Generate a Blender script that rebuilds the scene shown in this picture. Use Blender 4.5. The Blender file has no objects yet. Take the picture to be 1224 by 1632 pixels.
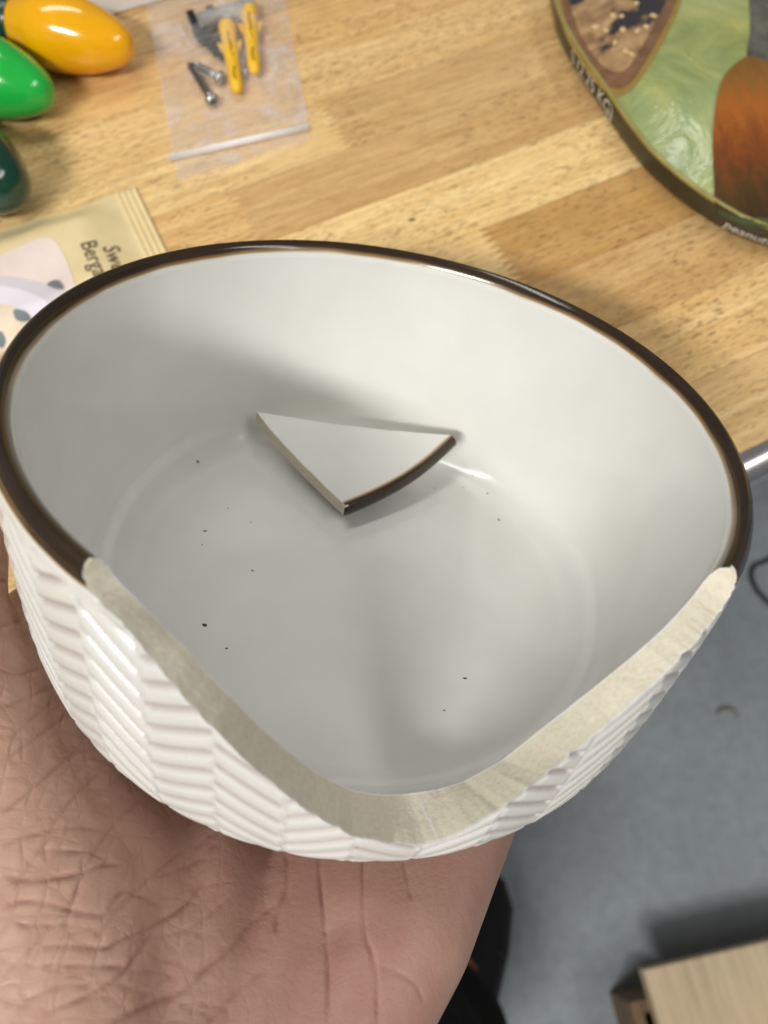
import bpy, bmesh, math, random
import numpy as np
from mathutils import Vector, Matrix
from mathutils.bvhtree import BVHTree

random.seed(7); rng = np.random.default_rng(7)
S = bpy.context.scene
COL = S.collection
mm = 1e-3

# ------------------------------------------------------------------ camera
TABLE_Z = 0.75
CAM_Z = TABLE_Z + 0.262
PITCH = math.radians(65)
SP, CP = math.sin(PITCH), math.cos(PITCH)
F_PX, PW, PH = 1226.0, 1224.0, 1632.0
cam_d = bpy.data.cameras.new("camera")
cam = bpy.data.objects.new("camera", cam_d); COL.objects.link(cam)
cam.location = (0, 0, CAM_Z); cam.rotation_euler = (math.pi / 2 - PITCH, 0, 0)
cam_d.sensor_fit = 'VERTICAL'; cam_d.sensor_height = 36.0; cam_d.lens = F_PX / PH * 36.0
cam_d.clip_start = 0.01; cam_d.clip_end = 50
cam_d.dof.use_dof = True; cam_d.dof.focus_distance = 0.185; cam_d.dof.aperture_fstop = 13.0
S.camera = cam

# ------------------------------------------------------------------ light and exposure
W = bpy.data.worlds.new("World"); S.world = W; W.use_nodes = True
bg = W.node_tree.nodes["Background"]; bg.inputs[0].default_value = (1.0, 0.98, 0.94, 1); bg.inputs[1].default_value = 0.16

def lamp(name, loc, target, sx, sy, power, colour):
    d = bpy.data.lights.new(name, 'AREA'); d.shape = 'RECTANGLE'; d.size = sx; d.size_y = sy
    d.energy = power; d.color = colour
    o = bpy.data.objects.new(name, d); COL.objects.link(o); o.location = loc
    o.rotation_euler = (Vector(target) - Vector(loc)).to_track_quat('-Z', 'Y').to_euler()
    return o
lamp("ceiling_lamp", (-0.62, -1.00, 2.10), (0, 0.1, 0.8), 0.7, 0.12, 28, (1.0, 0.985, 0.95))
lamp("ceiling_lamp", (-0.45, 0.80, 2.45), (0, 0.2, 0.8), 1.2, 0.16, 8.5, (1.0, 0.98, 0.94))
lamp("ceiling_lamp", (1.5, -0.35, 2.4), (0, 0.0, 0.5), 1.2, 0.25, 10, (1.0, 0.98, 0.96))
S.view_settings.view_transform = 'Standard'; S.view_settings.look = 'None'
S.view_settings.exposure = 0.1; S.view_settings.gamma = 1.0; S.view_settings.use_curve_mapping = False
S.cycles.use_denoising = True
S.cycles.max_bounces = 8; S.cycles.transparent_max_bounces = 12
S.cycles.sample_clamp_indirect = 4.0

# ------------------------------------------------------------------ helpers
def ray(px, py):
    u, v = (px - PW / 2) / F_PX, (py - PH / 2) / F_PX
    return Vector((u, -v * SP + CP, -v * CP - SP))
def at_z(px, py, z):
    d = ray(px, py); return Vector((0, 0, CAM_Z)) + d * ((z - CAM_Z) / d.z)
def tbl(px, py, h=0.0): return at_z(px, py, TABLE_Z + h)

def srgb(r, g, b):
    f = lambda c: (c / 255 / 12.92) if c / 255 <= 0.04045 else ((c / 255 + 0.055) / 1.055) ** 2.4
    return (f(r), f(g), f(b), 1)

def link(name, me, mats=None, parent=None, mw=None):
    o = bpy.data.objects.new(name, me); COL.objects.link(o)
    if mats is not None:
        for m in (mats if isinstance(mats, (list, tuple)) else [mats]): me.materials.append(m)
    if parent is not None: o.parent = parent
    if mw is not None: o.matrix_world = mw
    return o
def empty(name, mw=None, loc=None):
    o = bpy.data.objects.new(name, None); COL.objects.link(o); o.empty_display_size = 0.02
    if loc is not None: o.location = loc
    if mw is not None: o.matrix_world = mw
    return o
def tag(o, label=None, cat=None, group=None, kind=None):
    if label: o["label"] = label
    if cat: o["category"] = cat
    if group: o["group"] = group
    if kind: o["kind"] = kind
    return o
def mesh(name, verts, faces, smooth=True):
    me = bpy.data.meshes.new(name)
    me.from_pydata([tuple(v) for v in verts], [], [tuple(int(i) for i in f) for f in faces]); me.update()
    if smooth: me.polygons.foreach_set("use_smooth", [True] * len(me.polygons))
    return me
def bm_mesh(name, bm, smooth=False):
    me = bpy.data.meshes.new(name); bmesh.ops.recalc_face_normals(bm, faces=bm.faces); bm.to_mesh(me); bm.free()
    if smooth: me.polygons.foreach_set("use_smooth", [True] * len(me.polygons))
    return me
def box(bm, x0, x1, y0, y1, z0, z1, bev=0.0):
    r = bmesh.ops.create_cube(bm, size=1.0)
    for v in r['verts']:
        v.co = Vector((x0 + (v.co.x + .5) * (x1 - x0), y0 + (v.co.y + .5) * (y1 - y0), z0 + (v.co.z + .5) * (z1 - z0)))
    if bev > 0:
        es = list({e for v in r['verts'] for e in v.link_edges})
        bmesh.ops.bevel(bm, geom=es, offset=bev, segments=3, profile=0.5, affect='EDGES')
def tube(pts, rad, seg=12, caps=True):
    """tube mesh data along points; rad a number or list"""
    pts = [Vector(p) for p in pts]; n = len(pts)
    if not hasattr(rad, '__len__'): rad = [rad] * n
    V, Fc = [], []; up = Vector((0.13, 0.21, 0.97)); 
    for i, p in enumerate(pts):
        t = (pts[min(i + 1, n - 1)] - pts[max(i - 1, 0)]).normalized()
        a = t.cross(up)
        if a.length < 1e-3: a = t.cross(Vector((1, 0, 0)))
        a.normalize(); b = t.cross(a); up = a.cross(t)
        for k in range(seg):
            q = 2 * math.pi * k / seg
            V.append(p + (a * math.cos(q) + b * math.sin(q)) * rad[i])
    for i in range(n - 1):
        for k in range(seg):
            Fc.append((i * seg + k, i * seg + (k + 1) % seg, (i + 1) * seg + (k + 1) % seg, (i + 1) * seg + k))
    if caps:
        Fc.append(tuple(range(seg))); Fc.append(tuple((n - 1) * seg + k for k in range(seg)))
    return V, Fc
def lathe(prof, seg=48):
    """prof list of (r, x): revolve around local X"""
    V, Fc = [], []
    for r, x in prof:
        for k in range(seg):
            q = 2 * math.pi * k / seg; V.append((x, r * math.cos(q), r * math.sin(q)))
    for i in range(len(prof) - 1):
        for k in range(seg):
            Fc.append((i * seg + k, i * seg + (k + 1) % seg, (i + 1) * seg + (k + 1) % seg, (i + 1) * seg + k))
    return V, Fc
def axis_matrix(p0, p1, roll_up=Vector((0, 0, 1))):
    """local X from p0 to p1, local Z as near roll_up as possible"""
    x = (Vector(p1) - Vector(p0)).normalized(); y = roll_up.cross(x).normalized(); z = x.cross(y)
    return Matrix(((x.x, y.x, z.x, p0[0]), (x.y, y.y, z.y, p0[1]), (x.z, y.z, z.z, p0[2]), (0, 0, 0, 1)))
def smooth_poly(pts, n=12, closed=False):
    P = [Vector(p) for p in pts]; out = []; m = len(P)
    rngi = range(m if closed else m - 1)
    for i in rngi:
        if closed: a, b, c, d = P[(i - 1) % m], P[i], P[(i + 1) % m], P[(i + 2) % m]
        else: a, b, c, d = P[max(i - 1, 0)], P[i], P[i + 1], P[min(i + 2, m - 1)]
        for k in range(n):
            t = k / n
            out.append(0.5 * ((2 * b) + (c - a) * t + (2 * a - 5 * b + 4 * c - d) * t * t + (3 * b - a - 3 * c + d) * t ** 3))
    if not closed: out.append(P[-1])
    return out

# ------------------------------------------------------------------ materials
class M:
    def __init__(s, name, rough=0.5, spec=0.5, **kw):
        s.m = bpy.data.materials.new(name); s.m.use_nodes = True; s.nt = s.m.node_tree
        s.b = s.nt.nodes["Principled BSDF"]
        s.b.inputs["Roughness"].default_value = rough; s.b.inputs["Specular IOR Level"].default_value = spec
        for k, v in kw.items(): s.b.inputs[k.replace('_', ' ')].default_value = v
    def n(s, t, **ins):
        nd = s.nt.nodes.new(t)
        for k, v in ins.items():
            key = k.replace('_', ' ')
            if key in nd.inputs.keys():
                if hasattr(v, 'is_output') or isinstance(v, bpy.types.NodeSocket): s.nt.links.new(v, nd.inputs[key])
                else: nd.inputs[key].default_value = v
            else: setattr(nd, k, v)
        return nd
    def l(s, a, b): s.nt.links.new(a, b)
    def obj(s, scale=(1, 1, 1), kind='Object', rot=(0, 0, 0)):
        tc = s.n('ShaderNodeTexCoord'); mp = s.n('ShaderNodeMapping'); mp.inputs['Scale'].default_value = scale
        mp.inputs['Rotation'].default_value = rot
        s.l(tc.outputs[kind], mp.inputs['Vector']); return mp.outputs['Vector']
    def noise(s, vec, scale, detail=4, rough=0.55, dist=0.0):
        nd = s.n('ShaderNodeTexNoise', Scale=scale, Detail=detail, Roughness=rough, Distortion=dist); s.l(vec, nd.inputs['Vector']); return nd.outputs['Fac']
    def ramp(s, fac, stops, interp='LINEAR'):
        nd = s.n('ShaderNodeValToRGB'); nd.color_ramp.interpolation = interp
        el = nd.color_ramp.elements
        while len(el) > 1: el.remove(el[-1])
        el[0].position, el[0].color = stops[0][0], stops[0][1]
        for p, c in stops[1:]:
            e = el.new(p); e.color = c
        s.l(fac, nd.inputs['Fac']); return nd.outputs['Color']
    def mix(s, fac, a, b, mode='MIX'):
        nd = s.n('ShaderNodeMix', data_type='RGBA', blend_type=mode)
        for sock, v in ((nd.inputs[0], fac), (nd.inputs[6], a), (nd.inputs[7], b)):
            if isinstance(v, bpy.types.NodeSocket): s.l(v, sock)
            else: sock.default_value = v
        return nd.outputs[2]
    def math(s, op, a, b=0.0):
        nd = s.n('ShaderNodeMath', operation=op)
        for i, v in enumerate((a, b)):
            if isinstance(v, bpy.types.NodeSocket): s.l(v, nd.inputs[i])
            else: nd.inputs[i].default_value = v
        return nd.outputs[0]
    def attr(s, name):
        nd = s.n('ShaderNodeAttribute'); nd.attribute_name = name; return nd.outputs['Fac']
    def col(s, c):
        if isinstance(c, bpy.types.NodeSocket): s.l(c, s.b.inputs['Base Color'])
        else: s.b.inputs['Base Color'].default_value = c
        return s
    def rgh(s, f): s.l(f, s.b.inputs['Roughness']); return s
    def bump(s, h, dist, strength=1.0, prev=None):
        nd = s.n('ShaderNodeBump', Strength=strength, Distance=dist); s.l(h, nd.inputs['Height'])
        if prev is not None: s.l(prev, nd.inputs['Normal'])
        s.l(nd.outputs['Normal'], s.b.inputs['Normal']); return nd.outputs['Normal']

g4 = lambda v: (v, v, v, 1)
def plain(name, c, rough=0.5, spec=0.5, var=0.12, scale=120, bump=0.0, **kw):
    m = M(name, rough, spec, **kw); f = m.noise(m.obj(), scale, 5)
    lo = tuple(x * (1 - var) for x in c[:3]) + (1,); hi = tuple(min(1, x * (1 + var)) for x in c[:3]) + (1,)
    m.col(m.ramp(f, [(0.3, lo), (0.7, hi)]))
    if bump: m.bump(f, bump)
    return m.m

# glaze: white body, brown where the attribute "dark" says the rim was dipped
def glaze_material(r0=0.10):
    m = M("glaze" if r0 < .2 else "satin_glaze", 0.10, 0.5); v = m.obj()
    white = m.ramp(m.noise(v, 35, 4), [(0.3, (0.655, 0.65, 0.61, 1)), (0.7, (0.705, 0.70, 0.665, 1))])
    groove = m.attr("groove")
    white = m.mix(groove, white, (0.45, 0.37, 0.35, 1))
    d = m.attr("dark")
    streak = m.noise(m.obj((1, 1, 14)), 60, 3)
    brown = m.mix(streak, (0.011, 0.007, 0.005, 1), (0.048, 0.029, 0.016, 1))
    amber = m.ramp(d, [(0.0, (0.55, 0.47, 0.33, 1)), (0.35, (0.24, 0.145, 0.065, 1)), (0.7, (0.04, 0.024, 0.012, 1))])
    c = m.mix(m.ramp(d, [(0.02, g4(0)), (0.22, g4(1))]), white, amber)
    c = m.mix(m.ramp(d, [(0.5, g4(0)), (0.85, g4(1))]), c, brown)
    m.col(c)
    m.rgh(m.ramp(m.noise(v, 60, 3), [(0.3, g4(r0)), (0.75, g4(r0 + 0.1))]))
    m.bump(m.noise(v, 45, 2), 0.0006, 0.5)
    return m.m
GLAZE = glaze_material()
GLAZE_SATIN = glaze_material(0.26)
def bisque_material():
    m = M("bare_clay", 0.9, 0.25); v = m.obj()
    f = m.noise(v, 900, 5, 0.7); g = m.noise(v, 140, 4)
    c = m.ramp(f, [(0.25, (0.57, 0.515, 0.395, 1)), (0.5, (0.66, 0.61, 0.485, 1)), (0.8, (0.71, 0.665, 0.55, 1))])
    c = m.mix(m.ramp(g, [(0.35, g4(0.0)), (0.75, g4(0.2))]), c, (0.60, 0.53, 0.41, 1)); m.col(c)
    p = m.bump(f, 0.00022, 0.8); m.bump(m.noise(v, 300, 4), 0.0002, 0.4, p)
    c = m.mix(m.attr('dark'), c, (0.72, 0.71, 0.68, 1)); m.col(c)
    return m.m
BISQUE = bisque_material()

def wood_material(name, along='X', lo=(0.66, 0.415, 0.165, 1), hi=(0.84, 0.61, 0.31, 1), pores=True, tint=True, gain=1.0, rough=0.33):
    m = M(name, rough, 0.45)
    sc = {'X': (1.0, 14, 14), 'Y': (14, 1.0, 14)}[along]
    info = m.n('ShaderNodeObjectInfo')
    tc = m.n('ShaderNodeTexCoord'); off = m.n('ShaderNodeVectorMath', operation='SCALE'); 
    comb = m.n('ShaderNodeCombineXYZ')
    for i in range(3): m.l(m.math('MULTIPLY', info.outputs['Random'], (3.1, 7.7, 5.3)[i]), comb.inputs[i])
    add = m.n('ShaderNodeVectorMath', operation='ADD'); m.l(tc.outputs['Object'], add.inputs[0]); m.l(comb.outputs[0], add.inputs[1])
    mp = m.n('ShaderNodeMapping'); mp.inputs['Scale'].default_value = sc; m.l(add.outputs[0], mp.inputs['Vector']); v = mp.outputs['Vector']
    g1 = m.noise(v, 9 * gain, 6, 0.6, 0.8); g2 = m.noise(v, 34 * gain, 5, 0.65, 0.3)
    c = m.ramp(g1, [(0.28, lo), (0.72, hi)])
    c = m.mix(m.ramp(g2, [(0.38, g4(0.40)), (0.60, g4(0))]), c, tuple(x * 0.62 for x in lo[:3]) + (1,))
    if pores:
        sp = {'X': (1.0, 6.5, 6.5), 'Y': (6.5, 1.0, 6.5)}[along]
        mp2 = m.n('ShaderNodeMapping'); mp2.inputs['Scale'].default_value = sp; m.l(add.outputs[0], mp2.inputs['Vector'])
        p = m.noise(mp2.outputs['Vector'], 170 * gain, 3, 0.6, 0.6)
        patch = m.noise(add.outputs[0], 12, 2)
        pm = m.math('MULTIPLY', m.ramp(p, [(0.55, g4(0)), (0.63, g4(1))]), m.ramp(patch, [(0.38, g4(0.25)), (0.60, g4(0.9))]))
        c = m.mix(pm, c, (0.20, 0.10, 0.036, 1))
    if tint: c = m.mix(1.0, c, info.outputs['Color'], 'MULTIPLY')
    m.col(c); m.bump(g2, 0.00015, 0.5)
    m.rgh(m.ramp(g1, [(0.3, g4(rough - 0.04)), (0.7, g4(rough + 0.1))]))
    return m.m
TABLE_WOOD = wood_material("butcher_block_wood")
STEEL = plain("polished_steel", (0.70, 0.70, 0.71, 1), 0.26, 0.5, 0.05, Metallic=1.0)

# ================================================================== floor
def floor_material():
    m = M("painted_concrete", 0.55, 0.35); v = m.obj()
    f1 = m.noise(v, 3.0, 5, 0.6); f2 = m.noise(v, 60, 6, 0.7); f3 = m.noise(v, 14, 4, 0.6)
    c = m.ramp(f1, [(0.3, srgb(140, 147, 151)), (0.7, srgb(164, 171, 175))])
    c = m.mix(m.ramp(f2, [(0.35, g4(0.35)), (0.6, g4(0))]), c, srgb(116, 122, 126))
    c = m.mix(m.ramp(f3, [(0.55, g4(0)), (0.75, g4(0.35))]), c, srgb(150, 156, 160))
    m.col(c); m.bump(f2, 0.0008, 0.4); return m.m
fl = mesh("floor", [(-4, -4, 0), (4, -4, 0), (4, 4, 0), (-4, 4, 0)], [(0, 1, 2, 3)], False)
tag(link("floor", fl, floor_material()), kind="structure")

# ================================================================== table
edge_pt = tbl(1207, 711); GA = math.radians(27.0)
TM = Matrix.Translation((edge_pt.x, edge_pt.y, TABLE_Z)) @ Matrix.Rotation(GA, 4, 'Z')
TMI = TM.inverted()
table = empty("table", TM)
tag(table, "butcher block table of finger jointed wood with polished metal front edge", "table")
ROW = 0.037
def plank_mesh(x0, x1, y0, y1, teeth, z1=0.0):
    """one block with finger-jointed ends"""
    n = 20; g = 0.00016; tl = teeth
    left, right = [], []
    for i in range(n + 1):
        y = y0 + g + (y1 - y0 - 2 * g) * i / n
        s = tl if i % 2 else 0.0
        left.append((x0 + s + g, y)); right.append((x1 + s - g, y))
    out = left + right[::-1]; k = len(out); half = len(left)
    V = [(x, y, z1) for x, y in out] + [(x, y, -0.03) for x, y in out]
    Fc = []
    for i in range(n):   # top and bottom strips
        Fc.append((i, 2 * half - 1 - i, 2 * half - 2 - i, i + 1)); Fc.append((k + i, k + i + 1, k + 2 * half - 2 - i, k + 2 * half - 1 - i))
    for i in range(k): Fc.append((i, (i + 1) % k, k + (i + 1) % k, k + i))
    me = mesh("plank", V, Fc, False); return me
finger = TMI @ tbl(786, 404)
tints = [(1.0, 1.0, 1.0), (1.08, 1.06, 1.0), (0.90, 0.84, 0.76), (1.15, 1.17, 1.15), (0.98, 0.92, 0.82), (1.05, 0.97, 0.86)]
r0 = finger.y - 0.6 * ROW
r_first = -math.floor((r0 - 0.0) / ROW)
yrow = r0 - math.floor(r0 / ROW) * ROW
rows = [(0.0, yrow)] if yrow > 0.004 else []
y = yrow
while y < 0.62: rows.append((y, y + ROW)); y += ROW
for ri, (ya, yb) in enumerate(rows):
    x = -0.62 + random.uniform(-0.1, 0.1)
    is_f = ya <= finger.y < yb
    xs = []
    if is_f: xs = [finger.x - 0.55, finger.x - 0.30, finger.x, finger.x + 0.30, finger.x + 0.62]
    else:
        while x < 0.50:
            xs.append(x); x += random.uniform(0.20, 0.36)
        xs.append(x)
    for i in range(len(xs) - 1):
        me = plank_mesh(xs[i], xs[i + 1], ya, yb, 0.0055, random.uniform(-0.00006, 0.00006))
        o = link("plank", me, TABLE_WOOD, table); 
        t = random.choice(tints)
        if is_f and abs(xs[i] - finger.x) < 1e-6: t = (0.80, 0.68, 0.52)
        if is_f and abs(xs[i + 1] - finger.x) < 1e-6: t = (1.18, 1.2, 1.18)
        if ya <= finger.y + ROW < yb: t = (1.22, 1.26, 1.22) if i < 3 else (1.1, 1.1, 1.05)
        o.color = (*t, 1)
XL, XR = -0.75, 0.62
# rounded steel edge: flat lip, then a half-round nose
pr = [(0.0, 0.0010), (-0.0022, 0.0010)] + [(-0.0022 - 0.0090 * math.sin(a), -0.0080 + 0.0090 * math.cos(a)) for a in np.linspace(0.05, math.pi * 0.96, 18)] + [(0.0, -0.0160), (0.0, -0.034), (0.012, -0.034), (0.012, -0.0312), (-0.0001, -0.0312)]
V = [(x, y, z) for x in (XL, XR) for y, z in pr]; k = len(pr)
Fc = [(i, i + 1, k + i + 1, k + i) for i in range(k - 1)]
link("metal_edge", mesh("metal_edge", V, Fc), STEEL, table)
bm = bmesh.new(); box(bm, XL + .02, XR - .02, 0.03, 0.60, -0.075, -0.0345, 0.002)
link("apron", bm_mesh("apron", bm), plain("grey_steel", srgb(120, 124, 128), 0.45, var=0.05), table)
legm = plain("leg_steel", srgb(110, 114, 118), 0.45, var=0.05)
for lx in (XL + 0.06, XR - 0.06):
    for ly in (0.07, 0.55):
        bm = bmesh.new(); box(bm, lx - .02, lx + .02, ly - .02, ly + .02, -TABLE_Z, -0.0755, 0.002)
        link("leg", bm_mesh("leg", bm), legm, table)

# ================================================================== bowl
# bowl frame: x towards the viewer, y to the right, z along the bowl's own axis; tilted in the hand
def cam_to_world(v): return Vector((v[0], -v[1] * SP + v[2] * CP, -v[1] * CP - v[2] * SP))
BO = cam_to_world((-0.0084701, 0.01810657, 0.21204906)) + Vector((0, 0, CAM_Z))
BX = cam_to_world((0.17543338, 0.65475008, -0.73520437)).normalized()
BZ = cam_to_world((0.152, -0.756, -0.637)).normalized()
BY = BZ.cross(BX).normalized(); BX = BY.cross(BZ)
BM = Matrix(((BX.x, BY.x, BZ.x, BO.x), (BX.y, BY.y, BZ.y, BO.y), (BX.z, BY.z, BZ.z, BO.z), (0, 0, 0, 1)))
BMI = BM.inverted()

def resample(pts, n):
    P = np.array([tuple(p) for p in smooth_poly([(a, b, 0) for a, b in pts], 30)])[:, :2]
    s = np.r_[0, np.cumsum(np.hypot(*np.diff(P, axis=0).T))]
    t = np.linspace(0, s[-1], n); return np.c_[np.interp(t, s, P[:, 0]), np.interp(t, s, P[:, 1])]
RC, RW, ZT, ZR = 79.8, 2.6, 62.0, 56.5
a = np.linspace(0, math.pi / 2, 24)[1:]
cap_in = np.c_[RC - RW * np.cos(a), ZR + (ZT - ZR) * np.sin(a)]
cap_out = np.c_[RC + RW * np.cos(a), ZR + (ZT - ZR) * np.sin(a)]
inner = np.r_[resample([(0, 0), (30, 0.0), (54, 0.0), (60, 0.6), (64.5, 2.4), (67.6, 5.6), (69.6, 10), (71.2, 17), (73.3, 28), (75.3, 40), (76.6, 50), (77.2, ZR)], 400), cap_in]
outer = np.r_[resample([(46, -9), (46.8, -10.6), (48.5, -11), (53, -11), (62, -10.2), (70, -8.0), (75.6, -4.2), (78.8, 1), (80.5, 9), (81.5, 20), (82.0, 32), (82.4, 45), (82.4, ZR)], 500), cap_out]
def arc(P): return np.r_[0, np.cumsum(np.hypot(*np.diff(P, axis=0).T))]
s_in, s_out = arc(inner), arc(outer)
iz0 = 120   # from here on z is strictly rising on the inner profile
zin_mono = np.maximum.accumulate(inner[:, 1] + np.arange(len(inner)) * 1e-6)
zout_mono = np.maximum.accumulate(np.where(np.arange(len(outer)) < 30, -11, outer[:, 1]) + np.arange(len(outer)) * 1e-6)

# fracture line: height of the break against the angle (degrees), inner and outer edge
BR_IN = np.array([(-46.3, 62), (-45.9, 59.5), (-45.0, 57.8), (-42, 56.0), (-38, 53.0), (-34.6, 49.6), (-30.3, 42.6), (-25.9, 35), (-21.3, 27), (-16.4, 19.2), (-10, 11.6), (-5, 8.6), (0, 7.6), (5, 8.8), (9.1, 11.6), (13.9, 19), (16.8, 30.5), (20.2, 39.5), (24, 45.5), (29, 50.5), (34, 53.6), (38, 56.0), (40.2, 57.8), (41.4, 60.0), (42.0, 62)])
BR_OUT = np.array([(-46.5, 62), (-46.0, 60.0), (-44.6, 58.2), (-41.5, 56.8), (-39, 55.6), (-37, 53.2), (-34.5, 49.8), (-31.5, 45.2), (-29, 41.5), (-27.5, 39.8), (-24.4, 34.6), (-21.5, 30.2), (-18.4, 26), (-15.7, 21.8), (-12.7, 18.6), (-9.7, 14.6), (-7.4, 13.6), (-3.9, 11), (0.5, 10.4), (3.2, 11.8), (6, 15.8), (9.2, 20.4), (12.2, 27), (14.5, 31.4), (17, 36.5), (20, 41.5), (24, 46.5), (29, 50.6), (34, 53.6), (38.5, 55.4), (40.6, 56.8), (42.0, 59.2), (42.7, 62)])
def nz(x, f, seed):
    r = np.random.default_rng(seed); out = np.zeros_like(x)
    for k in range(5):
        out += np.sin(x * f * 1.9 ** k + r.uniform(0, 6.28)) / 1.5 ** k
    return out
th = np.unique(np.r_[np.arange(-125, 105, 0.25), np.arange(105, 235, 1.5), np.linspace(-49, -43, 40), np.linspace(42, 48, 40)])
NT = len(th); thr = np.radians(th)
zb_i = np.interp(th, BR_IN[:, 0], BR_IN[:, 1], left=62, right=62)
zb_o = np.interp(th, BR_OUT[:, 0], BR_OUT[:, 1], left=62, right=62)
inb = (th > -46.6) & (th < 42.8)
fade_e = np.clip((62 - zb_i) / 4, 0, 1)
zb_i = np.where(inb, zb_i + 0.10 * nz(th, 0.3, 1) * fade_e + 0.015 * nz(th, 2.2, 2) * fade_e, 62)
fade_o = np.clip((62 - zb_o) / 4, 0, 1)
zb_o = np.where(inb, zb_o + 0.10 * nz(th, 0.4, 3) * fade_o + 0.06 * nz(th, 2.6, 4) * fade_o, 62)
zb_i = np.minimum(zb_i, 62); zb_o = np.minimum(zb_o, 62)

def chevron(thd, z):
    """outward relief in mm and groove mask"""
    bw = 9.47; u = (thd + 47.2) / bw; k = np.floor(u); fr = u - k
    sgn = np.where(k % 2 == 0, -1.0, 1.0)
    h = sgn * (fr - 0.5) * 8.2
    sp = 6.2
    ph = (z - h + 0.35 * np.sin(k * 2.3)) / sp + 0.37 * (k % 2) + 0.08 * np.sin(k * 5.1); pf = ph - np.floor(ph)
    d = np.minimum(pf, 1 - pf) * sp * 0.86
    endf = np.clip((np.minimum(fr, 1 - fr)) / 0.085, 0, 1); endf = endf * endf * (3 - 2 * endf)
    top = np.clip((56.0 - z) / 2.5, 0, 1); bot = np.clip((z + 5) / 4, 0, 1); env = top * bot
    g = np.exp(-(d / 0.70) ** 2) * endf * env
    pillow = 0.42 * np.sin(math.pi * pf) ** 0.7 * endf * env
    seam = np.exp(-(np.minimum(fr, 1 - fr) * 13.3 / 1.1) ** 2) * env
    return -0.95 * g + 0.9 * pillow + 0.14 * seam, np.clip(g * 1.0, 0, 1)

ct, st = np.cos(thr)[None], np.sin(thr)[None]
def prof_at(P, s, sv): return np.interp(sv, s, P[:, 0]), np.interp(sv, s, P[:, 1])
# inner sheet
NI = 90
sb_i = np.interp(zb_i, zin_mono[iz0:], s_in[iz0:])
w = np.linspace(0, 1, NI)[:, None]; w = np.where(w < .12, w * 3.0, .36 + (w - .12) * (.64 / .88))
SV = w * sb_i[None]
ri, zi = prof_at(inner, s_in, SV)
ri = ri * (1 + 0.004 * np.sin(2 * thr + 0.6)[None] * np.clip(zi / 60, 0, 1))
dark_in = (zi - 58.9 + 0.22 * nz(th, 0.05, 8)[None]) / 2.2
# outer sheet (from the break down to the foot)
NO = 190
sb_o = np.interp(zb_o, zout_mono[30:], s_out[30:])
w = np.linspace(1, 0, NO)[:, None]
SV = w * sb_o[None]
ro, zo = prof_at(outer, s_out, SV)
rel, groove = chevron(np.broadcast_to(th[None], ro.shape), zo)
edge_fade = np.clip((sb_o[None] - SV) / 0.1, 0, 1)
dz = np.gradient(zo, axis=0); dr = np.gradient(ro, axis=0); L = np.hypot(dz, dr) + 1e-9
nr, nzv = -dz / L, dr / L
flip = np.where(nr.mean() < 0, -1, 1); nr, nzv = nr * flip, nzv * flip
# normals point outward: r component positive on the wall
wall = (zo < 57)
rel = rel * (0.35 + 0.65 * np.clip((sb_o[None] - SV) / 1.5, 0, 1))
ro_d = ro * (1 + 0.004 * np.sin(2 * thr + 0.6)[None] * np.clip(zo / 60, 0, 1)) + rel * np.clip(np.abs(nr), 0, 1) * wall
ri = ri + (0.05 * np.sin(zi * 5.3) + 0.04 * np.sin(zi * 9.1)) * np.clip((zi - 57.5) / 1, 0, 1) * np.clip((61.5 - zi) / .6, 0, 1)
rimridge = (0.10 * np.sin(zo * 4.2) + 0.07 * np.sin(zo * 7.9 + 1)) * np.clip((zo - 53.5) / 1.5, 0, 1) * np.clip((61.5 - zo) / 1.0, 0, 1)
ro_d = ro_d + rimridge
zo_d = zo - rel * np.clip(1 - np.abs(nr), 0, 1) * wall
dark_out = (zo - 57.8 + 0.25 * nz(th, 0.05, 11)[None]) / 1.5
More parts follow.
